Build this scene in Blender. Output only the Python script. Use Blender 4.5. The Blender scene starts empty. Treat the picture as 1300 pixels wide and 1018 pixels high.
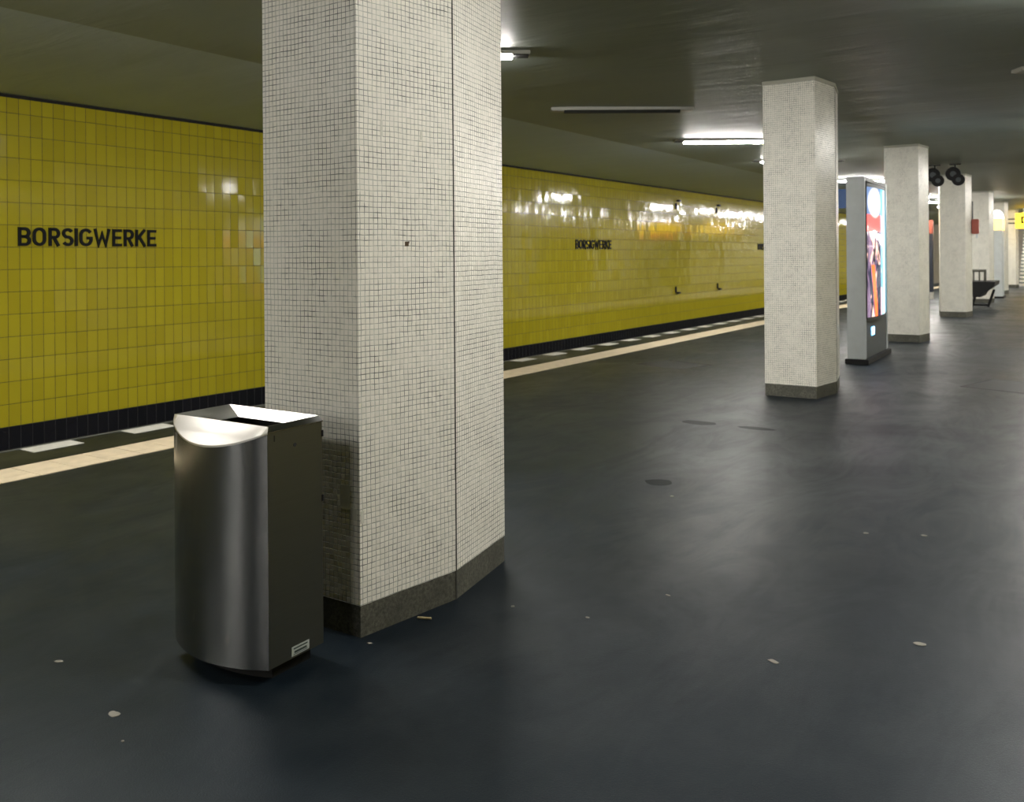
import bpy, bmesh, math, random
from mathutils import Vector, Matrix, Euler
random.seed(4)
SC = bpy.context.scene
COL = SC.collection
PI = math.pi

# ------------------------------------------------------------------ camera, world, exposure
H = 1.55
FPX = 1120.0
PHI = math.atan(722 / 1120.0)
cd = bpy.data.cameras.new('camera')
cam = bpy.data.objects.new('camera', cd); COL.objects.link(cam)
cam.matrix_world = (Matrix.Translation((0, 0, H)) @ Matrix.Rotation(PHI, 4, 'Z')
                    @ Matrix.Rotation(PI / 2, 4, 'X') @ Matrix.Rotation(math.radians(-0.45), 4, 'Z'))
cd.sensor_fit = 'HORIZONTAL'; cd.sensor_width = 36.0
cd.lens = FPX * 36.0 / 1300.0
cd.shift_x = 0.0; cd.shift_y = -183.5 / 1300.0
cd.clip_start = 0.05; cd.clip_end = 300
cd.dof.use_dof = True; cd.dof.focus_distance = 3.7; cd.dof.aperture_fstop = 5.0
SC.camera = cam
w = bpy.data.worlds.new('world'); SC.world = w; w.use_nodes = True
w.node_tree.nodes['Background'].inputs[0].default_value = (0.01, 0.011, 0.012, 1)
w.node_tree.nodes['Background'].inputs[1].default_value = 0.2
vs = SC.view_settings
vs.view_transform = 'Standard'; vs.look = 'None'; vs.gamma = 1.0; vs.use_curve_mapping = False
vs.exposure = 1.72
LAMP = 62.0           # emission of the fluorescent tubes
SC.cycles.use_denoising = True
SC.cycles.max_bounces = 8
SC.cycles.diffuse_bounces = 5
SC.cycles.glossy_bounces = 4
SC.cycles.sample_clamp_indirect = 8
SC.cycles.caustics_reflective = False
SC.cycles.caustics_refractive = False

# ------------------------------------------------------------------ materials
class G:
    """small node graph helper"""
    def __init__(s, name):
        s.m = bpy.data.materials.new(name); s.m.use_nodes = True
        s.t = s.m.node_tree; s.n = s.t.nodes; s.l = s.t.links
        s.b = s.n['Principled BSDF']
    def node(s, kind, **kw):
        n = s.n.new(kind)
        for k, v in kw.items(): setattr(n, k, v)
        return n
    def put(s, sock, v):
        if isinstance(v, bpy.types.NodeSocket): s.l.new(v, sock)
        elif isinstance(v, tuple) and len(v) == 3 and len(sock.default_value) == 4: sock.default_value = (*v, 1)
        else: sock.default_value = v
    def math(s, op, a, b=0.0, c=None, clamp=False):
        n = s.node('ShaderNodeMath', operation=op, use_clamp=clamp)
        s.put(n.inputs[0], a); s.put(n.inputs[1], b)
        if c is not None: s.put(n.inputs[2], c)
        return n.outputs[0]
    def mix(s, f, a, b, blend='MIX'):
        n = s.node('ShaderNodeMix', data_type='RGBA', blend_type=blend)
        s.put(n.inputs[0], f); s.put(n.inputs[6], a); s.put(n.inputs[7], b)
        return n.outputs[2]
    def rng(s, v, a, b, c=0.0, d=1.0):
        n = s.node('ShaderNodeMapRange', clamp=True)
        s.put(n.inputs[0], v)
        for i, q in enumerate((a, b, c, d)): s.put(n.inputs[i + 1], q)
        return n.outputs[0]
    def noise(s, vec, scale, detail=3.0, rough=0.5, dist=0.0):
        n = s.node('ShaderNodeTexNoise')
        if vec is not None: s.l.new(vec, n.inputs['Vector'])
        n.inputs['Scale'].default_value = scale; n.inputs['Detail'].default_value = detail
        n.inputs['Roughness'].default_value = rough; n.inputs['Distortion'].default_value = dist
        return n.outputs[0]
    def obj(s): return s.node('ShaderNodeTexCoord').outputs['Object']
    def uv(s): return s.node('ShaderNodeTexCoord').outputs['UV']
    def xyz(s, v):
        n = s.node('ShaderNodeSeparateXYZ'); s.l.new(v, n.inputs[0]); return n.outputs
    def comb(s, x, y, z=0.0):
        n = s.node('ShaderNodeCombineXYZ')
        for i, q in enumerate((x, y, z)): s.put(n.inputs[i], q)
        return n.outputs[0]
    def mapping(s, v, scale):
        n = s.node('ShaderNodeMapping'); s.l.new(v, n.inputs[0]); n.inputs['Scale'].default_value = scale
        return n.outputs[0]
    def bump(s, h, strength, dist):
        n = s.node('ShaderNodeBump'); s.l.new(h, n.inputs['Height'])
        n.inputs['Strength'].default_value = strength; n.inputs['Distance'].default_value = dist
        s.l.new(n.outputs[0], s.b.inputs['Normal'])
    def set(s, **kw):
        names = dict(base='Base Color', rough='Roughness', metal='Metallic', spec='Specular IOR Level',
                     ecol='Emission Color', estr='Emission Strength', coat='Coat Weight', aniso='Anisotropic',
                     trans='Transmission Weight', crough='Coat Roughness')
        for k, v in kw.items(): s.put(s.b.inputs[names[k]], v)
        return s

def simple(name, base, rough=0.5, metal=0.0, spec=0.5, var=0.06, scale=6.0):
    g = G(name); n = g.noise(g.obj(), scale, 4)
    c = g.mix(g.rng(n, .3, .7), tuple(x * (1 - var) for x in base), tuple(min(1, x * (1 + var)) for x in base))
    g.set(base=c, rough=rough, metal=metal, spec=spec)
    return g.m

def emit(name, col, strength, base=(.8, .8, .8)):
    g = G(name); g.set(base=base, ecol=col, estr=strength, rough=.4); return g.m

def tiles(name, tw, th, joint, cols, grout, rough, tilt, gvar=(1.0, 1.0), warp=0.0, jdark=None, groutbump=.6, jv=None, z0=0.0, tilty=None):
    """rectangular tiles from UV given in metres; each tile has its own tint and tilt"""
    g = G(name); uv = g.uv()
    if warp:
        nz = g.node('ShaderNodeTexNoise'); g.l.new(uv, nz.inputs['Vector']); nz.inputs['Scale'].default_value = 9.0
        nz.inputs['Detail'].default_value = 3
        vm = g.node('ShaderNodeVectorMath', operation='MULTIPLY_ADD')
        g.l.new(nz.outputs['Color'], vm.inputs[0]); vm.inputs[1].default_value = (warp, warp, 0); g.l.new(uv, vm.inputs[2])
        src = vm.outputs[0]
    else: src = uv
    x, y, _ = g.xyz(src)
    if z0: y = g.math('SUBTRACT', y, z0)
    u = g.math('DIVIDE', x, tw); v = g.math('DIVIDE', y, th)
    cu, cv = g.math('FLOOR', u), g.math('FLOOR', v)
    fu, fv = g.math('SUBTRACT', u, cu), g.math('SUBTRACT', v, cv)
    wn = g.node('ShaderNodeTexWhiteNoise', noise_dimensions='2D'); g.l.new(g.comb(cu, cv), wn.inputs['Vector'])
    r1 = wn.outputs['Value']; rc = g.xyz(wn.outputs['Color'])
    # distance to the joint in metres
    eu = g.math('MULTIPLY', g.math('MINIMUM', fu, g.math('SUBTRACT', 1.0, fu)), tw)
    ev = g.math('MULTIPLY', g.math('MINIMUM', fv, g.math('SUBTRACT', 1.0, fv)), th)
    if warp:      # joints of uneven width
        wj = g.rng(g.noise(uv, 24, 2), .3, .7, .55, 1.5)
        eu = g.math('DIVIDE', eu, wj); ev = g.math('DIVIDE', ev, wj)
    e = g.math('MINIMUM', eu if jv is None else g.math('MULTIPLY', eu, joint / jv), ev)
    mask = g.rng(e, joint * .35, joint * .75, 0, 1)         # 1 on the tile
    tint = g.mix(r1, cols[0], cols[1])
    big = g.noise(uv, 1.3, 4)
    tint = g.mix(g.rng(big, .35, .7, 0, .35), tint, cols[2])
    gr = g.mix(g.rng(g.noise(uv, 5.0, 5, .65), .38, .62), grout[0], grout[1])
    g.set(base=g.mix(mask, gr, tint), rough=g.math('ADD', g.math('MULTIPLY', mask, rough - .75), .75), spec=.5)
    hx = g.math('MULTIPLY', g.math('SUBTRACT', fu, .5), g.math('MULTIPLY', g.math('SUBTRACT', rc[0], .5), tilt * tw))
    hy = g.math('MULTIPLY', g.math('SUBTRACT', fv, .5), g.math('MULTIPLY', g.math('SUBTRACT', rc[1], .5), (tilt if tilty is None else tilty) * th))
    hgt = g.math('ADD', g.math('ADD', hx, hy), g.math('MULTIPLY', mask, joint * groutbump))
    if not warp: hgt = g.math('ADD', hgt, g.math('MULTIPLY', g.noise(uv, 7, 2), .0004))
    g.bump(hgt, 1.0, 1.0)
    return g.m

M = {}
M['mosaic'] = tiles('white_mosaic', .0229, .0229, .0024,
                    ((.86, .83, .76), (.80, .78, .71), (.77, .76, .69)), ((.10, .12, .11), (.52, .54, .49)),
                    0.32, .08, warp=.010)
M['yellow'] = tiles('yellow_glazed_tile', .1273, .2442, .0045,
                    ((.44, .375, .022), (.385, .325, .018), (.41, .365, .024)), ((.022, .026, .008), (.045, .045, .014)),
                    .10, .05, z0=-.26, tilty=.008)
M['blacktile'] = tiles('black_glazed_tile', .1273, .2442, .0045,
                       ((.010, .011, .014), (.014, .014, .018), (.008, .009, .011)), ((.03, .03, .03), (.02, .02, .02)),
                       .22, .03, z0=-.26)

def floor_mat():
    g = G('dark_asphalt_floor'); o = g.obj()
    big = g.noise(o, .55, 5, .6, .6); mid = g.noise(o, 3.2, 5, .6); fine = g.noise(o, 160, 3, .7)
    c = g.mix(g.rng(big, .35, .68), (.004, .0075, .0115), (.0065, .011, .0155))
    c = g.mix(g.rng(mid, .42, .75, 0, .5), c, (.019, .024, .028))
    sp = g.rng(fine, .62, .76); c = g.mix(g.math('MULTIPLY', sp, .35), c, (.09, .10, .10))
    scr = g.noise(g.mapping(o, (1, .35, 1)), 2.0, 6, .7, 2.2)
    rr = g.math('ADD', g.rng(big, .35, .7, .46, .34), g.rng(scr, .45, .6, -.02, .03))
    g.set(base=c, rough=rr, spec=.17); g.b.inputs['Specular Tint'].default_value = (.74, .90, 1, 1)
    h = g.math('ADD', g.math('MULTIPLY', fine, .0011), g.math('ADD', g.math('MULTIPLY', mid, .0015), g.math('MULTIPLY', big, .004)))
    g.bump(h, .8, 1.0)
    return g.m
M['floor'] = floor_mat()

def ceil_mat(name, a, b, rough):
    g = G(name); o = g.obj()
    n1 = g.noise(g.mapping(o, (.5, 1.6, 1)), 1.2, 4, .55, .5); n2 = g.noise(o, 90, 3, .6)
    g.set(base=g.mix(g.rng(n1, .35, .68), a, b), rough=g.rng(n1, .3, .7, rough - .05, rough + .07), spec=.32)
    g.bump(g.math('ADD', g.math('MULTIPLY', n1, .022), g.math('MULTIPLY', n2, .0006)), .8, 1.0)
    return g.m
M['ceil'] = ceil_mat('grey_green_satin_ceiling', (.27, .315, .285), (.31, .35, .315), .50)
M['ceil_side_bright'] = ceil_mat('grey_green_brightened_side_ceiling', (.45, .53, .56), (.49, .57, .60), .6)  # lighter than the centre: the brighter side zones are put into the colour

def plinth_mat():
    g = G('speckled_stone_plinth'); o = g.obj()
    f = g.noise(o, 70, 4, .75); b = g.noise(o, 7, 4)
    c = g.mix(g.rng(f, .35, .68), (.035, .036, .028), (.16, .158, .128))
    c = g.mix(g.rng(b, .35, .65, 0, .6), c, (.045, .046, .038))
    g.set(base=c, rough=.62); g.bump(f, .3, .003); return g.m
M['plinth'] = plinth_mat()

def steel_mat(name, base, rough, aniso, sc=(1, 1, 240), arot=.25):
    g = G(name); n = g.noise(g.mapping(g.obj(), sc), 1.0, 3, .6)
    sm = g.noise(g.obj(), 5, 3)
    g.set(base=g.mix(g.rng(n, .3, .7), tuple(x * .94 for x in base), base), metal=1.0, rough=rough, aniso=aniso)
    s_ = g.b.inputs['Anisotropic Rotation']; s_.default_value = arot
    tn = g.node('ShaderNodeTangent', direction_type='RADIAL', axis='Z'); g.l.new(tn.outputs[0], g.b.inputs['Tangent'])
    return g.m
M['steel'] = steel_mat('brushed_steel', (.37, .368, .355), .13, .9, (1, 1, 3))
M['steel_shaded'] = steel_mat('dull_shaded_steel_side', (.22, .22, .195), .34, .3)  # same steel, darkened for the dim surroundings it mirrors
M['steel_bright'] = steel_mat('brightened_steel_lid', (.78, .75, .71), .44, .2, (1, 240, 1))  # same steel, lightened for the lamp light falling on the lid
M['black'] = simple('black_paint', (.010, .010, .011), .7, spec=.3)
M['dark_hole'] = simple('dark_cavity', (.012, .013, .013), .8)
M['black_letter'] = simple('black_enamel_letter', (.004, .005, .006), .6, spec=.2)
M['grey_metal'] = simple('grey_painted_metal', (.50, .54, .56), .42, .2)
M['light_frame'] = simple('pale_lamp_frame', (.42, .42, .38), .45)
M['seam'] = simple('dark_joint', (.05, .052, .045), .8)
M['plaster'] = simple('plaster_band', (.40, .40, .34), .7)
M['cream'] = simple('cream_wall_paint', (.66, .60, .52), .6)
M['track'] = simple('dark_track_bed', (.030, .029, .027), .9, var=.3)
M['rail'] = simple('worn_rail_steel', (.25, .22, .2), .4, 1.0)
M['edge'] = simple('grey_edge_stone', (.10, .105, .10), .6)
M['cream_slab'] = simple('cream_guide_slab', (.62, .52, .37), .55, var=.1, scale=9)
M['white_mark'] = simple('white_edge_marking', (.62, .61, .57), .55, var=.1, scale=14)
M['label'] = simple('label_silver', (.36, .40, .38), .5)
M['label_ink'] = simple('label_ink', (.035, .05, .045), .6)
M['red'] = simple('red_box_paint', (.27, .055, .035), .45)
M['dark_grey'] = simple('dark_grey_panel', (.045, .055, .062), .5)
M['chip'] = simple('brown_exposed_mortar', (.085, .055, .03), .9, var=.4, scale=300)
M['chip_dark'] = simple('dark_exposed_mortar', (.03, .025, .02), .9, var=.4, scale=300)
M['patch'] = simple('worn_pale_tile', (.62, .62, .55), .35)
M['gum'] = simple('pale_gum', (.19, .18, .15), .7)
M['butt'] = simple('pale_brown_butt', (.34, .28, .15), .8)
M['stain'] = simple('dark_floor_patch', (.005, .007, .009), .60, spec=.15)
M['hatch'] = simple('worn_hatch_asphalt', (.008, .011, .014), .52, spec=.2)
M['tread'] = simple('dark_stair_tread', (.05, .09, .085), .6)
M['riser'] = simple('cream_stair_riser', (.88, .84, .80), .5)
M['tube_on'] = emit('lit_tube', (1.0, .965, .90), LAMP)
M['tube_off'] = simple('dark_tube_cover', (.035, .038, .034), .4)
M['sign_yellow'] = emit('lit_yellow_sign', (1.0, .62, .03), 1.1, (.8, .5, .02))
M['head_yellow'] = emit('lit_pale_yellow_head', (1.0, .62, .16), .85, (.8, .6, .2))
M['sign_white'] = emit('lit_white_dome', (1.0, .95, .86), 2)
M['sign_red'] = emit('lit_red_sign', (1.0, .16, .07), .45, (.6, .1, .05))
M['sign_blue'] = emit('dark_blue_display', (.02, .05, .12), .25, (.01, .02, .05))
M['logo_light'] = emit('lit_blue_logo', (.15, .55, 1.0), 1.5)
M['logo_white'] = emit('lit_white_logo', (.8, .93, 1.0), 2.0)
M['poster_case'] = simple('dark_navy_poster', (.012, .018, .035), .5, var=.3, scale=4)
M['skin'] = simple('pinkish_print', (.55, .30, .22), .6)
M['pale_base'] = simple('pale_base_panel', (.5, .5, .47), .6)

def poster_mat():
    """generic backlit picture: pale disc, red band, dark upright shapes, orange foot, blue edge with a painted light reflection. UV 0..1"""
    g = G('backlit_poster'); x, y, _ = g.xyz(g.uv()); uv = g.uv()
    c = (.20, .13, .20)
    nz = g.noise(g.mapping(uv, (9, 2.2, 1)), 1.0, 3, .6, .8)
    c = g.mix(g.rng(nz, .40, .50), c, (.012, .014, .03))
    c = g.mix(g.rng(g.noise(g.mapping(uv, (5, 3.0, 1)), 1.6, 2, .5, 1.2), .53, .60), c, (.75, .42, .34))
    foot = g.math('LESS_THAN', y, .40)
    band = g.math('LESS_THAN', g.math('ABSOLUTE', g.math('SUBTRACT', x, g.math('ADD', .34, g.math('MULTIPLY', y, -.30)))), .055)
    c = g.mix(g.math('MULTIPLY', foot, band), c, (1.0, .13, .03))
    legs = g.math('MULTIPLY', g.math('LESS_THAN', g.math('ABSOLUTE', g.math('SUBTRACT', x, .45)), .075), g.math('LESS_THAN', y, .40))
    c = g.mix(legs, c, (.012, .012, .03))
    ped = g.math('MULTIPLY', g.math('LESS_THAN', y, .22), g.math('GREATER_THAN', x, .52))
    c = g.mix(ped, c, (.8, .20, .16))
    top = g.math('GREATER_THAN', y, .78); c = g.mix(top, c, (.10, .15, .26))
    rb = g.math('MULTIPLY', g.math('GREATER_THAN', y, .66), g.math('LESS_THAN', y, .79)); c = g.mix(rb, c, (.95, .10, .09))
    dx = g.math('MULTIPLY', g.math('SUBTRACT', x, .30), 1.0); dy = g.math('MULTIPLY', g.math('SUBTRACT', y, .885), 1.9)
    dist = g.math('SQRT', g.math('ADD', g.math('MULTIPLY', dx, dx), g.math('MULTIPLY', dy, dy)))
    c = g.mix(g.rng(dist, .16, .24, 1, 0), c, (1.0, .95, .88))
    c = g.mix(g.rng(x, .50, .64), c, (.12, .60, .88))
    c = g.mix(g.rng(g.math('ABSOLUTE', g.math('SUBTRACT', x, .79)), .05, .11, 1, 0), c, (.9, 1.0, 1.0))  # white streak: a light reflection painted into the picture
    g.set(base=(.02, .02, .02), ecol=c, estr=.85, rough=.12)
    return g.m
M['poster'] = poster_mat()

# ------------------------------------------------------------------ mesh helpers
def link(name, bm, mat, parent=None, kind=None, smooth=False):
    me = bpy.data.meshes.new(name); bmesh.ops.recalc_face_normals(bm, faces=bm.faces); bm.to_mesh(me); bm.free()
    for m in (mat if isinstance(mat, (list, tuple)) else [mat]): me.materials.append(m)
    if smooth:
        for p in me.polygons: p.use_smooth = True
    o = bpy.data.objects.new(name, me); COL.objects.link(o)
    if parent is not None: o.parent = parent
    if kind: o['kind'] = kind
    return o

def tag(o, label, cat, group=None):
    o['label'] = label; o['category'] = cat
    if group: o['group'] = group
    return o

def thing(name, label, cat, loc=(0, 0, 0), rz=0.0, group=None):
    o = bpy.data.objects.new(name, None); COL.objects.link(o); o.empty_display_size = .2
    o.location = loc; o.rotation_euler = (0, 0, rz)
    return tag(o, label, cat, group)

def box(bm, c, s, rot=None, bev=0.0):
    r = bmesh.ops.create_cube(bm, size=1.0)
    vs = r['verts']
    mt = Matrix.Translation(c) @ (rot.to_4x4() if rot else Matrix.Identity(4)) @ Matrix.Diagonal((*s, 1))
    bmesh.ops.transform(bm, matrix=mt, verts=vs)
    if bev:
        ed = list({e for v in vs for e in v.link_edges})
        bmesh.ops.bevel(bm, geom=ed, offset=bev, segments=2, affect='EDGES')
    return bm

def bx(c, s, rot=None, bev=0.0): return box(bmesh.new(), c, s, rot, bev)

def tube(bm, p, q, r, seg=12, r2=None):
    p, q = Vector(p), Vector(q); d = q - p
    o = bmesh.ops.create_cone(bm, cap_ends=True, segments=seg, radius1=r, radius2=r if r2 is None else r2, depth=d.length)
    bmesh.ops.transform(bm, matrix=Matrix.Translation((p + q) / 2) @ d.to_track_quat('Z', 'Y').to_matrix().to_4x4(), verts=o['verts'])
    return bm

def prism(pts, z0, z1, bm=None, top=None, bottom=None):
    """vertical prism with UV in metres round the outline; top may be a function (x,y)->z"""
    bm = bm or bmesh.new(); uvl = bm.loops.layers.uv.verify()
    zt = top or (lambda x, y: z1); zb = bottom or (lambda x, y: z0)
    lo = [bm.verts.new((x, y, zb(x, y))) for x, y in pts]; hi = [bm.verts.new((x, y, zt(x, y))) for x, y in pts]
    n = len(pts); s = 0.0
    for i in range(n):
        j = (i + 1) % n; L = math.dist(pts[i], pts[j])
        f = bm.faces.new((lo[i], lo[j], hi[j], hi[i]))
        for l, uvv in zip(f.loops, ((s, lo[i].co.z), (s + L, lo[j].co.z), (s + L, hi[j].co.z), (s, hi[i].co.z))): l[uvl].uv = uvv
        s += L
    for f in (bm.faces.new(hi), bm.faces.new(lo[::-1])):
        for l in f.loops: l[uvl].uv = (l.vert.co.x, l.vert.co.y)
    return bm

def strip(line0, y0, y1, z0, z1, uvflip=False):
    """vertical wall sheet with thickness following X = a + b*Y, UV = (Y, Z)"""
    a, b, th = line0; bm = bmesh.new(); uvl = bm.loops.layers.uv.verify()
    def P(y, z, t): return bm.verts.new((a + b * y + t, y, z))
    A = [P(y0, z0, 0), P(y1, z0, 0), P(y1, z1, 0), P(y0, z1, 0)]
    B = [P(y0, z0, th), P(y1, z0, th), P(y1, z1, th), P(y0, z1, th)]
    fs = [A, B[::-1]] + [[A[i], B[i], B[(i + 1) % 4], A[(i + 1) % 4]] for i in range(4)]
    for f in fs:
        f = bm.faces.new(f)
        for l in f.loops: l[uvl].uv = (l.vert.co.y, l.vert.co.z)
    return bm

def slab(corners, z0, z1):
    return prism(corners, z0, z1)

def band(a0, a1, b, y0, y1): return [(a0 + b * y0, y0), (a1 + b * y0, y0), (a1 + b * y1, y1), (a0 + b * y1, y1)]

# ------------------------------------------------------------------ setting
YA, YB = -20.0, 62.0
SW, SP = .028, .025                 # the walls and platform edges run very slightly towards the columns
WL, WR = -9.95, 4.35                # track walls
EL, ER = -7.45, 1.95                # platform edges
ZT = 3.36; ZC = 3.455; ZB = -1.15
link('floor', prism(band(EL, ER, SP, YA, YB), -.35, 0.0), M['floor'], kind='structure')
link('wall_left', strip((WL, SW, -.25), YA, YB, -.26, ZT), M['yellow'], kind='structure')
link('trim_1', strip((WL, SW, -.25), YA, YB, ZB, -.26), M['blacktile'], kind='structure')
link('trim_2', strip((WL + .015, SW, -.02), YA, YB, ZT - .035, ZT), M['black'], kind='structure')  # black strip stands in for the shadow gap under the ceiling
link('wall_right', strip((WR, SW, .25), YA, YB, -.26, ZT), M['yellow'], kind='structure')
link('trim_3', strip((WR, SW, .25), YA, YB, ZB, -.26), M['blacktile'], kind='structure')
link('trim_4', strip((WR - .015, SW, .02), YA, YB, ZT - .035, ZT), M['black'], kind='structure')  # painted shadow gap again, on the right wall
def track(a0, a1, n):
    link('trim_%d' % n, prism(band(a0, a1, SW, YA, YB), ZB - .3, ZB), M['track'], kind='structure')
track(WL - .2, EL + .6, 5); track(ER - .6, WR + .2, 6)
link('trim_7', prism(band(EL + .25, EL + .5, SP, YA, YB), ZB, -.35), M['edge'], kind='structure')
link('trim_8', prism(band(ER - .5, ER - .25, SP, YA, YB), ZB, -.35), M['edge'], kind='structure')
for c, lab in ((WL + 1.25, 'left'), (WR - 1.25, 'right')):
    for s in (-.72, .72):
        tag(link('rail', prism(band(c + s - .035, c + s + .035, SW, YA, YB), ZB, ZB + .16), M['rail']),
            'worn steel running rail in the %s track bed, %s' % (lab, 'nearer the platform' if (s > 0) == (lab == 'left') else 'nearer the tiled wall'), 'rail', 'running rails in the track beds')

# ceiling: flat centre, side zones sloping to the walls beyond a crease
CL, CR = -6.85, 1.2
def ceiling_zone(name, prof, mat):
    bm = bmesh.new(); a = []; NS = 40
    for k in range(NS + 1):
        y = YA + (YB - YA) * k / NS
        row = [bm.verts.new((x + SW * y, y, z)) for x, z in prof] + [bm.verts.new((x + SW * y, y, z + .25)) for x, z in prof[::-1]]
        a.append(row)
    n = len(a[0])
    for p, q in zip(a, a[1:]):
        for i in range(n): bm.faces.new((p[i], p[(i + 1) % n], q[(i + 1) % n], q[i]))
    bm.faces.new(a[0]); bm.faces.new(a[-1][::-1])
    return link(name, bm, mat, kind='structure')
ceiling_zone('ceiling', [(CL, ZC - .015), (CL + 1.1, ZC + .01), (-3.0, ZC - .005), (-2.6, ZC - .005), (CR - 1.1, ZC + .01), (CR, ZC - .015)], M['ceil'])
ceiling_zone('ceiling', [(WL - .2, ZT), (WL, ZT), (CL, ZC - .015)], M['ceil_side_bright'])
ceiling_zone('ceiling', [(CR, ZC - .015), (WR, ZT), (WR + .2, ZT)], M['ceil_side_bright'])
link('wall_back', bx((-2.8, YB + .1, 1.2), (17, .3, 5.2)), M['cream'], kind='structure')
link('wall_front', bx((-2.8, YA - .1, 1.2), (17, .3, 5.2)), M['dark_grey'], kind='structure')

# platform edge stone, guide slabs and dashes
link('trim_9', prism(band(EL, EL + .035, SP, YA, YB), -.06, .004), M['edge'], kind='structure')
SL0, SL1 = -6.80, -6.385
n_sl = 0
bm = bmesh.new()
y = YA + .1
while y < YB - 1:
    for a0, a1 in ((SL0, SL1 - .135), (SL1 - .131, SL1)):
        prism(band(a0, a1, SP, y + .003, y + .269), .0, .005, bm)
    y += .272
g = tag(link('guide_strip', bm, M['cream_slab']), 'long cream tactile strip of paving slabs running along the left platform edge', 'guide strip')
bm = bmesh.new(); y = YA + .1
while y < YB - 1:
    prism(band(ER - .85 + .2, ER - .45 + .2 - .2, SP, y + .003, y + .269), .0, .005, bm); y += .272
tag(link('guide_strip', bm, M['cream_slab']), 'cream tactile paving strip along the right platform edge, outside the photo', 'guide strip')
dash0 = prism([(0, 0), (.215, 0), (.215, .42), (0, .42)], 0, .0035)
me = None
first = link('edge_dash', dash0, M['white_mark'])
k0 = 0
for k in range(-1, 40):
    y = 3.885 + .889 * k
    if y > 40: break
    o = first if me is None else first.copy()
    if me is not None: COL.objects.link(o)
    me = o.data
    o.location = (EL + .04 + SP * y, y, .0005); o.rotation_euler = (0, 0, -SP)
    if k == 0: t = 'white painted dash at the left platform edge, leftmost in full view beside the black tiles'
    elif k == 1: t = 'white painted dash at the platform edge, second from left, just left of the litter bin'
    elif k < 3: t = 'white painted edge dash hidden mostly behind the litter bin'
    else: t = 'white painted dash in the row between black tile band and cream guide strip'
    tag(o, t, 'edge marking', 'white dashes painted along the left platform edge')

# ------------------------------------------------------------------ station name letters
def strokes(ch, w, h, t):
    """list of polylines (x,y)"""
    i = t / 2; L, R, B, T = i, w - i, i, h - i; m = h / 2
    def arc(cx, cy, rx, ry, a0, a1, n=10):
        return [(cx + rx * math.cos(math.radians(a0 + (a1 - a0) * k / n)), cy + ry * math.sin(math.radians(a0 + (a1 - a0) * k / n))) for k in range(n + 1)]
    if ch == 'B':
        r1 = (T - m) / 2; r2 = (m - B) / 2
        return [[(L, 0), (L, h)], [(L, T), (R - r1 - .005, T)] + arc(R - r1 - .005, (T + m) / 2, r1, r1, 90, -90)[1:] + [(L, m)],
                [(L, m), (R - r2, m)] + arc(R - r2, (m + B) / 2, r2, r2, 90, -90)[1:] + [(L, B)]]
    if ch == 'O':
        rx = (R - L) / 2; cx = (L + R) / 2; ry = rx
        return [arc(cx, T - ry, rx, ry, 180, 0, 14) + arc(cx, B + ry, rx, ry, 0, -180, 14) + [(L, T - ry)]]
    if ch == 'R':
        r1 = (T - m + .006) / 2
        return [[(L, 0), (L, h)], [(L, T), (R - r1, T)] + arc(R - r1, T - r1, r1, r1, 90, -90)[1:] + [(L, T - 2 * r1)],
                [((L + R) / 2 - .005, T - 2 * r1), (R, 0)]]
    if ch == 'S':
        cx = (L + R) / 2; rx = (R - L) / 2; r1 = (T - m) / 2; r2 = (m - B) / 2
        return [arc(cx, T - r1, rx, r1, 25, 180, 10) + arc(cx, T - r1, rx, r1, 180, 270, 6)[1:] + arc(cx, B + r2, rx, r2, 90, 0, 6)[1:] + arc(cx, B + r2, rx, r2, 0, -155, 10)[1:]]
    if ch == 'I': return [[(w / 2, 0), (w / 2, h)]]
    if ch == 'G':
        rx = (R - L) / 2; cx = (L + R) / 2; ry = rx
        return [arc(cx, T - ry, rx, ry, 30, 180, 12) + arc(cx, B + ry, rx, ry, 180, 360, 14) + [(R, m - .008), (cx + .01, m - .008)]]
    if ch == 'W': return [[(L, h), (w * .29, 0 + i), (w * .5, h * .72), (w * .71, 0 + i), (R, h)]]
    if ch == 'E': return [[(w, T), (L, T), (L, B), (w, B)], [(L, m), (w - .012, m)]]
    if ch == 'K': return [[(L, 0), (L, h)], [(L, h * .38), (R + .004, h)], [(L + w * .28, h * .55), (R + .006, 0)]]

def letter_bm(ch, w, h, t, dep):
    bm = bmesh.new()
    for pl in strokes(ch, w, h, t):
        P = [Vector(p) for p in pl]; lft, rgt = [], []
        for k, p in enumerate(P):
            d0 = (p - P[k - 1]).normalized() if k else None
            d1 = (P[k + 1] - p).normalized() if k < len(P) - 1 else None
            d0 = d0 or d1; d1 = d1 or d0
            n0 = Vector((-d0.y, d0.x)); n1 = Vector((-d1.y, d1.x)); nn = (n0 + n1)
            if nn.length < 1e-4: nn = n0
            nn.normalize(); c = max(.45, nn.dot(n1)); o = nn * (t / 2 / c)
            lft.append(p + o); rgt.append(p - o)
        # local: x -> world +Y, y -> z, depth -> +X
        f0 = [[bm.verts.new((0, q.x, q.y)) for q in s] for s in (lft, rgt)]
        f1 = [[bm.verts.new((dep, q.x, q.y)) for q in s] for s in (lft, rgt)]
        for k in range(len(P) - 1):
            bm.faces.new((f1[0][k], f1[0][k + 1], f1[1][k + 1], f1[1][k]))
            bm.faces.new((f0[0][k], f0[1][k], f0[1][k + 1], f0[0][k + 1]))
            bm.faces.new((f0[0][k], f0[0][k + 1], f1[0][k + 1], f1[0][k])); bm.faces.new((f0[1][k], f1[1][k], f1[1][k + 1], f0[1][k + 1]))
        for k in (0, -1): bm.faces.new((f0[0][k], f1[0][k], f1[1][k], f0[1][k]))
    return bm

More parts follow.
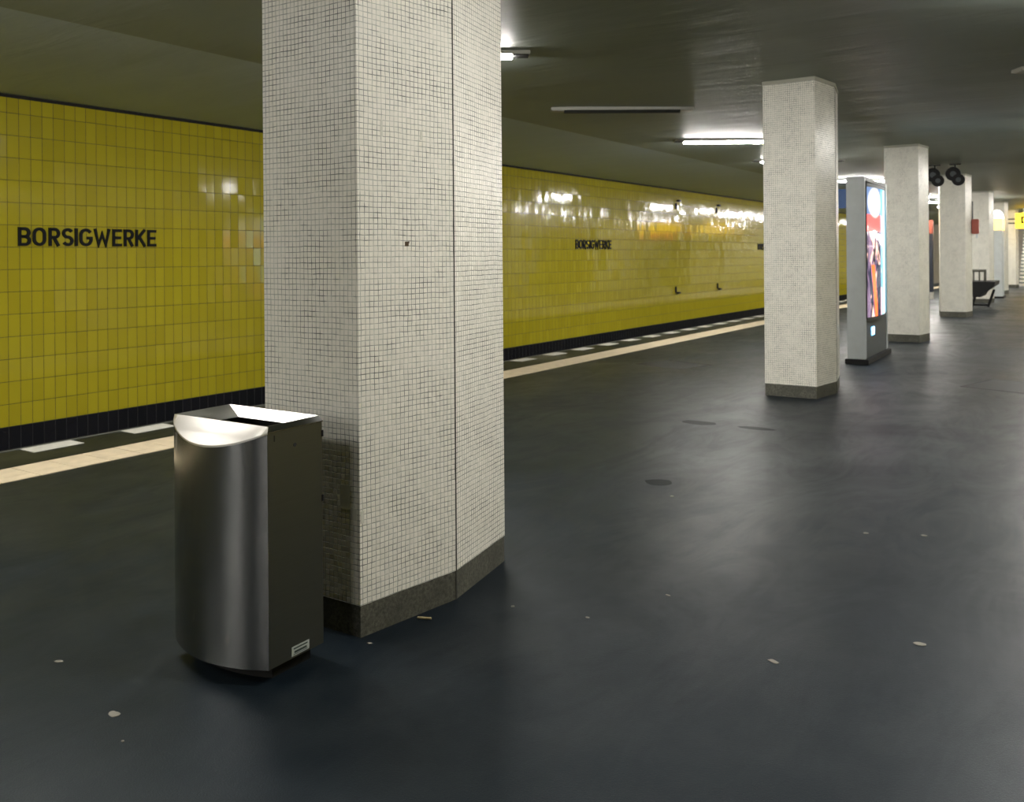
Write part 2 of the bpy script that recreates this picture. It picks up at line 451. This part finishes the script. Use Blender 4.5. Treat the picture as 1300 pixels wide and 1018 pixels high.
LET = [(5.199, 5.337), (5.357, 5.505), (5.535, 5.665), (5.69, 5.821), (5.838, 5.873), (5.894, 6.051), (6.067, 6.276), (6.301, 6.422), (6.448, 6.580), (6.601, 6.742), (6.764, 6.885)]
def name_sign(Y, label):
    r = thing('station_name', label, 'lettering', (WL + SW * Y + .001, Y, 1.709), -SW, 'station names on the yellow wall')
    for ch, (a, b) in zip('BORSIGWERKE', LET):
        o = link('letter', letter_bm(ch, b - a, .207, .0335, .018), M['black_letter'], r)
        o.location = (0, a - 5.199, 0)
    return r
name_sign(5.199, 'black raised capital letters reading BORSIGWERKE on the yellow wall, left of near column')
name_sign(17.29, 'black raised station name on the yellow wall, small one seen between the two nearest columns')
name_sign(29.40, 'black raised station name on the yellow wall, cut off by the second column')

# ------------------------------------------------------------------ columns
def column(k, dx, label):
    y0 = 2.68 + 7.0 * k
    xr = -2.475 + dx; wd = .555
    r = thing('tiled_column', label, 'column', (xr - wd / 2, y0 + .535, 0), 0, 'white mosaic columns down the middle of the platform')
    hw = wd / 2; bul = .09; hd = .535
    pts = [(-hw, -hd), (hw, -hd), (hw + bul, 0), (hw, hd), (-hw, hd), (-hw - bul, 0)]
    def grow(e): return [(x + e * (1 if x > 0 else -1), y + e * ((y > 0) - (y < 0))) for x, y in pts]
    link('base', prism(grow(-.002), 0, .13), M['plinth'], r)
    link('shaft', prism(pts, .13, ZC - .045), M['mosaic'], r)
    link('top_band', prism(grow(.006), ZC - .045, ZC + .004), M['plaster'], r)
    for s in (-1, 1):
        link('joint_strip', bx((s * (hw + bul - .001), 0, (ZC - .045) / 2), (.005, .007, ZC - .047)), M['seam'], r)
    return r
DX = [0, .095, .118, .155, .115, .085, .07, .05]
LB = ['large white mosaic column in the foreground, behind the steel litter bin',
      'second white mosaic column, standing alone right of centre with the unlit poster side near it',
      'third white mosaic column, right behind the tall lit advertising pillar',
      'fourth white mosaic column, with black spot fixtures at its top and a red box on its side',
      'fifth white mosaic column, behind the black bench',
      'sixth white mosaic column, slim in the distance beside the grey pillar with yellow head',
      'seventh white mosaic column, farthest seen, left of the striped stairs',
      'eighth white mosaic column, at the foot of the stairs']
LB[1] = 'second white mosaic column, full height in view right of centre, left of the advertising pillar'
cols = [column(k, DX[k], LB[k]) for k in range(7)]
column(-1, -.03, 'white mosaic column behind the viewpoint, mirrored as pale bands in the litter bin')
column(-2, -.03, 'farther white mosaic column behind the viewpoint')
for z in (3.02, 2.84):
    b_ = link('dark_band', prism([(x * 1.02, y * 1.01) for x, y in ((-.2775, -.535), (.2775, -.535), (.3675, 0), (.2775, .535), (-.2775, .535), (-.3675, 0))], z - .03, z + .03), M['dark_grey'], cols[6])
# damage and repairs on the nearest column
c0 = cols[0]
def on_mid(s, z, w_, h_, mat, name, face='mid'):
    """small plate on the near column; s = metres along the face from its first corner"""
    if face == 'mid': A = Vector((.2775, -.535, 0)); B = Vector((.3675, 0, 0))
    else: A = Vector((-.2775, -.535, 0)); B = Vector((.2775, -.535, 0))
    d = (B - A).normalized(); ang = math.atan2(d.y, d.x)
    p = A + d * s; nrm = Vector((d.y, -d.x, 0))
    o = link(name, bx((0, 0, 0), (w_, .002, h_)), M[mat], c0)
    o.location = p + nrm * .0006 + Vector((0, 0, z)); o.rotation_euler = (0, 0, ang)
    return o
def W(s): return s
for nm, s, z, a, b, mt in (('missing_tile', .262, 1.607, .02, .02, 'chip'), ('missing_tile', .273, 1.614, .005, .008, 'chip_dark')):
    o = on_mid(s, z, a, b, mt, nm); o['label'] = 'brown gap of a missing mosaic tile'
for s, z, a, b in ((.128, 2.09, .011, .07), (.35, 2.08, .011, .035), (.012, .49, .016, .05)):
    o = on_mid(s, z, a, b, 'patch', 'patch'); o['label'] = 'small pale repair strip'
for s, z, a, b in ((.475, .565, .055, .10), (.524, .50, .03, .05)):
    o = on_mid(s, z, a, b, 'patch', 'patch', 'front'); o['label'] = 'grey rectangular repair patch'

# ------------------------------------------------------------------ lamps
ALAMP = math.radians(33.7)
def lamp(x, y, label, lit=True):
    r = thing('ceiling_lamp', label, 'ceiling lamp', (x, y, ZC), ALAMP, 'slanted fluorescent lamps on the ceiling')
    L = 1.84
    bm = bmesh.new()
    for s in (-1, 1):
        box(bm, (0, s * .085, -.014), (L, .012, .034)); box(bm, (s * (L / 2 - .006), 0, -.014), (.012, .17, .034))
    box(bm, (0, 0, .008), (L, .18, .02))
    link('housing', bm, M['light_frame'], r)
    for s in (-1, 1):
        link('end_cap', bx((s * (L / 2 - .09), 0, -.02), (.155, .150, .036), bev=.004), M['black' if lit else 'light_frame'], r)
    bm = bmesh.new(); n = 10; pr = [(.055 * math.cos(PI + PI * k / n), -.012 + .052 * math.sin(PI + PI * k / n)) for k in range(n + 1)]
    a = [bm.verts.new((-L / 2 + .17, yy, zz)) for yy, zz in pr]; b = [bm.verts.new((L / 2 - .17, yy, zz)) for yy, zz in pr]
    for k in range(n): bm.faces.new((a[k], a[k + 1], b[k + 1], b[k]))
    bm.faces.new((a[0], b[0], b[-1], a[-1])); bm.faces.new(a); bm.faces.new(b[::-1])
    o = link('tube', bm, M['tube_on' if lit else 'tube_off'], r)
    if not lit: o['label'] = 'dark unlit tube cover'
    return r
LL = {0: 'lit slanted lamp on the ceiling left of the near column, mostly hidden behind it',
      1: 'unlit slanted ceiling lamp with a pale frame between the two nearest columns',
      2: 'brightly lit slanted ceiling lamp touching the left side of the second column',
      3: 'lit ceiling lamp just peeping out left of the second column below the brighter one'}
for k in range(-6, 13):
    y = 10.38 + 3.86 * (k - 1) if k < 4 else 24.0 + 3.95 * (k - 4)
    lamp(-5.25 + .026 * y, y, LL.get(k, 'lit ceiling lamp of the left row, %s' % ('far down the platform behind the columns' if k > 3 else 'behind the viewpoint')), lit=(k != 1))
for k in range(-6, 12):
    y = 11.05 + 3.86 * (k - 0)
    lamp(-.07 + .026 * y, y, 'unlit ceiling lamp of the right row whose end shows at the right picture edge' if k == 0 else
         'lit ceiling lamp of the right row, %s' % ('beyond the one at the picture edge' if k > 0 else 'above and behind the viewpoint'), lit=(k not in (-4, -3, 0)))

# ------------------------------------------------------------------ litter bin
def litter_bin():
    x0, x1, yf, yb = -3.012, -2.478, 2.20, 2.475
    cx, cy = (x0 + x1) / 2, (yf + yb) / 2
    r = thing('litter_bin', 'brushed steel litter bin with curved front and open slanted top beside the near column', 'litter bin', (cx, cy, 0))
    def L(p): return (p[0] - cx, p[1] - cy)
    sag = .076; N = 28
    arc = [(x0 + (x1 - x0) * k / N, yf - sag * (1 - (2 * k / N - 1) ** 2)) for k in range(N + 1)]
    arc = [L(p) for p in arc]
    bl, br = L((x0, yb)), L((x1, yb)); yl = yf - cy
    Z0 = .058; ZR = .939
    lens = lambda x, y: .918 - (yl - y) * .76
    # shells: curved front, two side panels, back
    th = .006
    front = arc; inner = [(x * .975, y + th) for x, y in arc]
    bm = bmesh.new(); NZ = 12
    def sheet(pl, topf):
        g_ = [[bm.verts.new((x, y, Z0 + (topf(x, y) - Z0) * q / NZ)) for x, y in pl] for q in range(NZ + 1)]
        for q in range(NZ):
            for k in range(len(pl) - 1):
                bm.faces.new((g_[q][k], g_[q][k + 1], g_[q + 1][k + 1], g_[q + 1][k])).smooth = True
        return [v.co.copy() for v in g_[0]], [v.co.copy() for v in g_[-1]]
    tf = lambda x, y: lens(x, y) - .001
    b0, t0 = sheet(front, tf); b1, t1 = sheet(inner, tf)
    for A_, B_ in ((b0, b1), (t0, t1)):
        va = [bm.verts.new(v) for v in A_]; vb = [bm.verts.new(v) for v in B_]
        for k in range(len(va) - 1): bm.faces.new((va[k], va[k + 1], vb[k + 1], vb[k]))
    o = link('curved_front', bm, M['steel'], r)
    hx = (x1 - x0) / 2
    sp = link('side_panel', bx((hx - .004, (yl + br[1]) / 2, (Z0 + .918) / 2), (.008, br[1] - yl, .918 - Z0), bev=.0015), M['steel_shaded'], r)
    link('side_panel', bx((-hx + .004, (yl + br[1]) / 2, (Z0 + .918) / 2), (.008, br[1] - yl, .918 - Z0), bev=.0015), M['steel_shaded'], r)
    link('back_panel', bx((0, br[1] - .004, (Z0 + .918) / 2), (2 * hx - .018, .008, .918 - Z0)), M['steel_shaded'], r)
    # small details on the visible side
    bm = bmesh.new(); tube(bm, (hx - .002, 2.333 - cy, .852), (hx + .0015, 2.333 - cy, .852), .0075, 16)
    link('keyhole', bm, M['dark_hole'], sp)
    link('slot', bx((hx, 2.233 - cy, .892), (.003, .0035, .022)), M['dark_hole'], sp)
    for z in (.87, .62):
        bm = bmesh.new(); tube(bm, (hx - .01, br[1] - .012, z - .012), (hx - .01, br[1] - .012, z + .012), .0065, 10)
        bmesh.ops.translate(bm, vec=(.008, .012, 0), verts=bm.verts); link('hinge', bm, M['black'], r)
    lb = link('sticker', bx((hx + .0006, 2.353 - cy, .0835), (.0012, .088, .034)), M['label'], sp); lb['label'] = 'silver sticker with dark lines of small print'
    bm = bmesh.new()
    for z, h_, wd in ((.0925, .005, .070), (.0795, .008, .062), (.0715, .0022, .07)):
        box(bm, (hx + .0014, 2.353 - cy, z), (.0008, wd, h_))
    random.seed(2)
    link('print', bm, M['label_ink'], lb)
    # lid: lens-shaped slanting front, funnel and rim
    bm = bmesh.new()
    e = .0035; n = len(arc)
    lip = [bm.verts.new((x * 1.006, y - e * (1 if 0 < k < n - 1 else 0), lens(x, y) + .001)) for k, (x, y) in enumerate(arc)]
    lipb = [bm.verts.new((x * 1.006, y - e * (1 if 0 < k < n - 1 else 0), lens(x, y) - .006)) for k, (x, y) in enumerate(arc)]
    ch = [bm.verts.new((x, yl + .004, ZR)) for x, y in arc]
    for k in range(n - 1):
        bm.faces.new((lip[k], lip[k + 1], ch[k + 1], ch[k])); bm.faces.new((lipb[k], lipb[k + 1], lip[k + 1], lip[k]))
    o = link('front_lid', bm, M['steel_bright'], r)
    sol = o.modifiers.new('t', 'SOLIDIFY'); sol.thickness = .002; sol.offset = -1
    # funnel: four sloping plates around the opening
    zh = .908
    R0 = [(-hx + .006, yl + .006), (hx - .010, yl + .006), (hx - .010, br[1] - .008), (-hx + .006, br[1] - .008)]
    Hh = [(-hx + .135, yl + .06), (hx - .120, yl + .06), (hx - .120, br[1] - .070), (-hx + .135, br[1] - .070)]
    for i, nm in enumerate(('front', 'right', 'back', 'left')):
        j = (i + 1) % 4; bm = bmesh.new()
        vs_ = [bm.verts.new((*R0[i], ZR)), bm.verts.new((*R0[j], ZR)), bm.verts.new((*Hh[j], zh)), bm.verts.new((*Hh[i], zh))]
        bm.faces.new(vs_)
        o = link('funnel_plate', bm, M['steel_bright' if nm == 'back' else 'steel_shaded'], r)  # back plate takes the brightened tone, the others the shaded one
        s = o.modifiers.new('t', 'SOLIDIFY'); s.thickness = .0015; s.offset = 0
    # outer rim on the three straight sides, sloping outwards
    bm = bmesh.new()
    o0 = [(-hx - .001, yl - .0), (-hx - .001, br[1] + .001), (hx + .003, br[1] + .001), (hx + .003, yl - .0)]
    i0 = [(-hx + .006, yl + .006), (-hx + .006, br[1] - .008), (hx - .010, br[1] - .008), (hx - .010, yl + .006)]
    a = [bm.verts.new((x, y, .916)) for x, y in o0]; b = [bm.verts.new((x, y, .920)) for x, y in o0]; c = [bm.verts.new((x, y, ZR)) for x, y in i0]
    for k in range(3):
        bm.faces.new((a[k], a[k + 1], b[k + 1], b[k])); bm.faces.new((b[k], b[k + 1], c[k + 1], c[k]))
    o = link('rim', bm, M['steel'], r); s = o.modifiers.new('t', 'SOLIDIFY'); s.thickness = .002; s.offset = -1
    # liner and recessed plinth
    link('liner', bx((.04, 0.02, .45), (.30, .15, .74), bev=.01), M['dark_hole'], r)
    pl = [(x * .84, y * .62) for x, y in arc] + [(br[0] * .84, br[1] - .03), (bl[0] * .84, bl[1] - .03)]
    link('plinth', prism(pl, 0, Z0 + .01), M['black'], r)
litter_bin()

# ------------------------------------------------------------------ advertising pillar
def ad_pillar():
    x1, y0, y1 = -2.535, 13.03, 14.72; wd = .245
    cx, cy = x1 - wd / 2, (y0 + y1) / 2; hx, hy = wd / 2, (y1 - y0) / 2
    r = thing('advertising_pillar', 'tall grey advertising pillar with a lit colour poster between second and third columns', 'advertising pillar', (cx, cy, 0))
    TOP = 2.63
    link('base', bx((.01, 0, .035), (wd + .07, 2 * hy + .07, .07), bev=.004), M['black'], r)
    link('end_post', bx((0, -hy + .04, (TOP + .07) / 2), (wd, .08, TOP - .07), bev=.008), M['grey_metal'], r)
    link('end_post', bx((0, hy - .04, (TOP + .07) / 2), (wd, .08, TOP - .07), bev=.008), M['grey_metal'], r)
    for s in (1, -1): link('poster_frame', bx((s * (hx - .004), -hy + .09, 1.6), (.03, .03, 1.95)), M['black'], r)
    link('lower_panel', bx((hx - .04, 0, (.60 + .07) / 2), (.06, 2 * hy - .16, .53), bev=.003), M['dark_grey'], r)
    link('core', bx((-.02, 0, (TOP + .07) / 2), (wd - .12, 2 * hy - .16, TOP - .12)), M['dark_grey'], r)
    for s in (1, -1):
        bm = bmesh.new(); uvl = bm.loops.layers.uv.verify(); n = 14; z0, z1 = .645, 2.50
        ys = [-(hy - .1) + 2 * (hy - .1) * k / n for k in range(n + 1)]
        bul = lambda y: s * (hx - .035 + .085 * (1 - (y / hy) ** 2))
        a = [bm.verts.new((bul(y), y, z0)) for y in ys]; b = [bm.verts.new((bul(y), y, z1)) for y in ys]
        for k in range(n):
            f = bm.faces.new((a[k], a[k + 1], b[k + 1], b[k]))
            for l, q in zip(f.loops, ((k / n, 0), ((k + 1) / n, 0), ((k + 1) / n, 1), (k / n, 1))): l[uvl].uv = q
        ps = link('poster', bm, M['poster'], r, smooth=True)
        so = ps.modifiers.new('t', 'SOLIDIFY'); so.thickness = .006; so.offset = -1
        for zz in (z1, z0 - .045):
            pts = [(bul(y) + s * .008, y) for y in ys] + [(s * .05, ys[-1]), (s * .05, ys[0])]
            link('curved_rail', prism(pts, zz, zz + .045), M['dark_grey'], r)
    link('cap', bx((0, 0, TOP - .03), (wd - .01, 2 * hy - .16, .05)), M['dark_grey'], r)
    lp = link('logo_plate', bx((hx - .005, -.28, .43), (.012, .20, .12), bev=.003), M['logo_light'], r); lp['label'] = 'small glowing blue plate'
    bm = bmesh.new(); box(bm, (hx + .002, -.32, .425), (.004, .04, .06)); box(bm, (hx + .002, -.25, .435), (.004, .05, .085))
    link('logo_mark', bm, M['logo_white'], lp)
ad_pillar()

# ------------------------------------------------------------------ info pillar with yellow head (far)
r = thing('information_pillar', 'slim grey pillar with a glowing yellow head and white dome, far down beside the sixth column', 'information pillar', (-2.41, 34.6, 0))
link('body', bx((0, 0, 1.19), (.34, .9, 2.26), bev=.01), M['grey_metal'], r)
link('base', bx((0, 0, .03), (.42, 1.0, .06)), M['black'], r)
link('yellow_head', bx((0, 0, 2.52), (.38, .95, .40), bev=.01), M['head_yellow'], r)
bm = bmesh.new(); bmesh.ops.create_uvsphere(bm, u_segments=20, v_segments=10, radius=1)
bmesh.ops.bisect_plane(bm, geom=bm.verts[:] + bm.edges[:] + bm.faces[:], plane_co=(0, 0, 0), plane_no=(0, 0, -1), clear_outer=True)
bmesh.ops.scale(bm, vec=(.21, .45, .30), verts=bm.verts); bmesh.ops.translate(bm, vec=(0, 0, 2.72), verts=bm.verts)
link('light_dome', bm, M['sign_white'], r, smooth=True)

# ------------------------------------------------------------------ red boxes with conduit
def red_box(x, y, z, label, rz=0):
    r = thing('alarm_box', label, 'alarm box', (x, y, z), rz, 'red boxes on the columns')
    link('case', bx((0, 0, 0), (.16, .20, .36), bev=.015), M['red'], r)
    link('handle', bx((.03, 0, -.235), (.04, .06, .11), bev=.008), M['grey_metal'], r)
    bm = bmesh.new(); tube(bm, (-.06, 0, .18), (-.06, 0, .62), .012, 8)
    link('conduit', bm, M['dark_grey'], r)
k3 = -2.475 + DX[3]
red_box(k3 + .165, 24.215, 2.19, 'red box with a thin conduit on the right side of the fourth column')

# poster case in the gap between third and fourth columns
r = thing('poster_case', 'dark poster case with a red-brown header in the gap between third and fourth columns', 'poster case', (-4.62, 32.6, 0))
link('base', bx((0, 0, .12), (.9, .22, .24)), M['pale_base'], r)
link('display_panel', bx((0, 0, 1.22), (.9, .2, 1.96), bev=.01), M['poster_case'], r)
link('header', bx((0, 0, 2.43), (.92, .24, .46), bev=.02), M['red'], r)
bm = bmesh.new(); box(bm, (.28, -.103, 1.35), (.05, .01, .10), bev=.004)
link('printed_detail', bm, M['skin'], r)
r = thing('hanging_sign', 'yellow lit hanging sign hidden behind the third column, mirrored in the wall tiles', 'hanging sign', (-5.05, 30.6, 2.36))
link('panel', bx((0, 0, .22), (1.25, .14, .42), bev=.01), M['sign_yellow'], r)
link('lower_panel', bx((.2, 0, -.1), (.8, .12, .22), bev=.01), M['sign_red'], r)
bm = bmesh.new()
for s in (-.5, .5): tube(bm, (s, 0, .42), (s, 0, ZC - 2.36), .015, 8)
link('hanger', bm, M['grey_metal'], r)
r = thing('train_indicator', 'dark blue hanging train indicator seen in the slit right of the second column', 'train indicator', (-5.62, 26.1, 2.84))
link('case', bx((0, 0, .27), (1.7, .25, .54), bev=.01), M['sign_blue'], r)
bm = bmesh.new()
for s in (-.6, .6): tube(bm, (s, 0, .53), (s, 0, ZC - 2.84), .015, 8)
link('hanger', bm, M['grey_metal'], r)

# ------------------------------------------------------------------ spot fixtures at the fourth column
def spot(x, y, label):
    r = thing('spot_fixture', label, 'spot fixture', (x, y, ZC), 0, 'black spot fixtures on the ceiling before the fourth column')
    link('mounting_plate', bx((0, 0, -.008), (.22, .08, .024)), M['black'], r)
    bm = bmesh.new(); tube(bm, (0, 0, -.01), (0, 0, -.20), .014, 10); link('stem', bm, M['black'], r)
    for dx, dz, s in ((-.03, -.20, 1.0), (.07, -.33, .85)):
        bm = bmesh.new(); tube(bm, (dx, -.10, dz - .02), (dx, .11, dz + .01), .15 * s, 24, .11 * s)
        hd = link('head', bm, M['black'], r)
        bm = bmesh.new(); tube(bm, (dx, -.106, dz - .0205), (dx, -.10, dz - .02), .06 * s, 20); link('lens', bm, M['dark_grey'], hd)
spot(-2.245, 21.0, 'black double spot fixture hanging in front of the top of the fourth column')
spot(-2.64, 21.0, 'black spot fixture half hidden by the right edge of the third column')

# ------------------------------------------------------------------ bench
def bench():
    r = thing('bench', 'black bench with grey tubular back rail behind the fourth column', 'bench', (-2.50, 27.9, 0))
    def prof(pts, y0, y1):
        bm = bmesh.new(); a = [bm.verts.new((x, y0, z)) for x, z in pts]; b = [bm.verts.new((x, y1, z)) for x, z in pts]
        n = len(pts)
        for k in range(n): bm.faces.new((a[k], a[(k + 1) % n], b[(k + 1) % n], b[k]))
        bm.faces.new(a[::-1]); bm.faces.new(b); return bm
    link('seat', prof([(-.30, .34), (.20, .34), (.27, .46), (.54, .66), (.55, .76), (-.30, .76)], -.8, .8), M['black'], r)
    bm = bmesh.new()
    for yy in (-.62,):
        tube(bm, (-.28, yy, .76), (-.28, yy, 1.02), .025); tube(bm, (.30, yy, .76), (.30, yy, 1.06), .034); tube(bm, (-.30, yy, 1.06), (.33, yy, 1.06), .034)
        for q in (-.12, .02, .16): tube(bm, (q, yy, .76), (q, yy, 1.05), .022)
    link('back_rail', bm, M['plinth'], r)
    for x, y, dx in ((.06, -.7, -.10), (.42, .7, -.16), (-.2, -.7, -.05), (-.2, .7, -.05)):
        bm = bmesh.new(); tube(bm, (x, y, .5 if x > .3 else .36), (x + dx, y, 0), .034, 10); link('leg', bm, M['black'], r)
    bm = bmesh.new(); tube(bm, (-.24, -.7, .05), (-.04, -.7, .05), .03); tube(bm, (-.24, .7, .05), (.25, .7, .05), .03); link('foot_rail', bm, M['black'], r)
bench()

# ------------------------------------------------------------------ stairs and exit sign at the far end
r = thing('staircase', 'flight of pale stairs with dark step edges at the far right end of the platform', 'stairs', (-.9, 47.0, 0))
bm1 = bmesh.new(); bm2 = bmesh.new(); Wd = 3.0
for k in range(19):
    box(bm1, (0, .29 * k + .145 + 1.2, .168 * (k + 1) / 2 - .01), (Wd, 2.69, .168 * (k + 1) - .02)) if False else None
    box(bm1, (0, .29 * k + .15, .168 * k + .078 if k else .078), (Wd, .30, .156))
    box(bm2, (0, .29 * k + .145, .168 * (k + 1) - .021), (Wd + .004, .33, .042))
link('riser', bm1, M['riser'], r); link('tread', bm2, M['tread'], r)
for s in (1,):
    pts = [(0, 0), (5.5, 0), (5.5, 3.3), (0, .2)]
    bm = bmesh.new(); a = [bm.verts.new((s * (Wd / 2 + .04) - .04, y, z)) for y, z in pts]; b = [bm.verts.new((s * (Wd / 2 + .04) + .04, y, z)) for y, z in pts]
    for k in range(4): bm.faces.new((a[k], a[(k + 1) % 4], b[(k + 1) % 4], b[k]))
    bm.faces.new(a); bm.faces.new(b[::-1]); link('side_wall', bm, M['cream'], r)
r = thing('exit_sign', 'glowing yellow hanging sign with a dark mark above the stairs at the right picture edge', 'hanging sign', (-1.15, 43.6, 2.58))
link('panel', bx((0, 0, .33), (2.4, .16, .66), bev=.01), M['sign_yellow'], r)
bm = bmesh.new(); box(bm, (-.95, -.084, .36), (.07, .01, .3)); box(bm, (-.87, -.084, .47), (.16, .01, .07)); box(bm, (-.9, -.084, .26), (.1, .01, .06))
link('mark', bm, M['black'], r)
bm = bmesh.new()
for s in (-.9, .9): tube(bm, (s, 0, .65), (s, 0, ZC - 2.58 + .01), .015, 8)
link('hanger', bm, M['grey_metal'], r)

# ------------------------------------------------------------------ wall brackets
def bracket(y, z, up, label):
    r = thing('wall_bracket', label, 'wall bracket', (WL + SW * y, y, z), -SW, 'small black brackets on the yellow wall')
    link('post', bx((.03, -.05, .06 * up), (.04, .03, .16)), M['black'], r)
    link('arm', bx((.06, .06, -.03 if up > 0 else .09), (.08, .15, .05), bev=.01), M['black'], r)
bracket(22.70, .55, 1, 'black bracket low on the yellow wall, left one of the low pair')
bracket(25.75, .55, 1, 'black bracket low on the yellow wall, right one of the low pair')
bracket(22.75, 2.95, -1, 'black bracket high on the yellow wall, left one of the upper pair')
bracket(25.70, 2.95, -1, 'black bracket high on the yellow wall, right one of the upper pair')

# ------------------------------------------------------------------ floor patches, hatches and gum
def flat(name, cx, cy, pts, z, mat, label, cat, group=None):
    bm = bmesh.new(); prism(pts, 0, z, bm)
    o = link(name, bm, M[mat]); o.location = (cx, cy, .0002); return tag(o, label, cat, group)
def blob(r1, r2, n=14, j=.25, rot=0.0):
    out = []
    for k in range(n):
        a = 2 * PI * k / n; q = 1 + random.uniform(-j, j)
        x, y = r1 * q * math.cos(a), r2 * q * math.sin(a)
        out.append((x * math.cos(rot) - y * math.sin(rot), x * math.sin(rot) + y * math.cos(rot)))
    return out
def hatch(cx, cy, hx, hy, rz, label):
    r = thing('floor_hatch', label, 'floor hatch', (cx, cy, 0), rz, 'hatches let into the asphalt')
    bm = bmesh.new()
    for s in (-1, 1): box(bm, (0, s * hy, .0008), (2 * hx, .012, .002)); box(bm, (s * hx, 0, .0008), (.012, 2 * hy, .002))
    link('frame', bm, M['grey_metal'] if False else M['stain'], r)
    link('cover', bx((0, 0, .0006), (2 * hx - .02, 2 * hy - .02, .0016)), M['hatch'], r)
hatch(-4.86, 11.75, .40, .36, -.35, 'faint square hatch in the floor between the near and second columns, towards the track')
hatch(-.62, 11.7, .45, .45, -.3, 'faint hatch in the floor near the right picture edge')
flat('floor_patch', -2.98, 7.78, blob(.15, .10, 10, .15), .001, 'stain', 'dark patch on the floor in front of the second column, left one', 'floor patch', 'dark repair patches on the floor')
flat('floor_patch', -2.43, 7.79, blob(.16, .06, 10, .15), .001, 'stain', 'dark patch on the floor in front of the second column, right one', 'floor patch', 'dark repair patches on the floor')
flat('floor_patch', -2.42, 5.60, blob(.10, .09, 10, .2), .001, 'stain', 'dark round patch on the floor midway between near and second columns', 'floor patch', 'dark repair patches on the floor')
GUM = [(-2.778, 1.786, .024, .014, 'pale gum spot on the dark floor below the litter bin, lowest in the picture'),
       (-3.324, 1.908, .017, .009, 'pale gum spot on the floor left of the litter bin'),
       (-2.411, 2.661, .011, .006, 'small pale gum speck at the corner foot of the near column'),
       (-2.219, 5.317, .012, .012, 'small pale gum speck on the floor between near and second columns'),
       (-1.012, 5.166, .014, .014, 'pale gum speck on the right part of the floor, left of a matching one'),
       (-.733, 5.287, .016, .014, 'pale gum speck on the right part of the floor, right of a matching one'),
       (-.993, 3.354, .022, .012, 'pale gum spot low on the open floor, right of centre'),
       (-.543, 3.81, .024, .015, 'pale gum spot low on the floor near the right picture edge'),
       (-2.123, 3.278, .009, .009, 'tiny pale speck beside the right end of the near column base'),
       (-1.786, 3.346, .010, .006, 'tiny pale speck on the floor right of the near column'),
       (-1.59, 3.756, .014, .006, 'thin pale speck on the open floor right of the near column'),
       (-2.60, 1.70, .006, .005, 'tiny pale speck below the litter bin, just right of the gum spot')]
for x, y, a, b, lab in GUM:
    flat('gum_spot', x, y, blob(a, b, 12, .2, random.uniform(-.4, .4)), .0025, 'gum', lab, 'gum spot', 'pale gum spots on the dark floor')
bm = bmesh.new(); tube(bm, (-.028, -.012, .005), (.028, .012, .005), .005, 10)
o = link('cigarette_butt', bm, M['butt']); o.location = (-2.372, 2.965, .0005)
tag(o, 'pale brown cigarette butt lying against the base of the near column', 'cigarette butt')
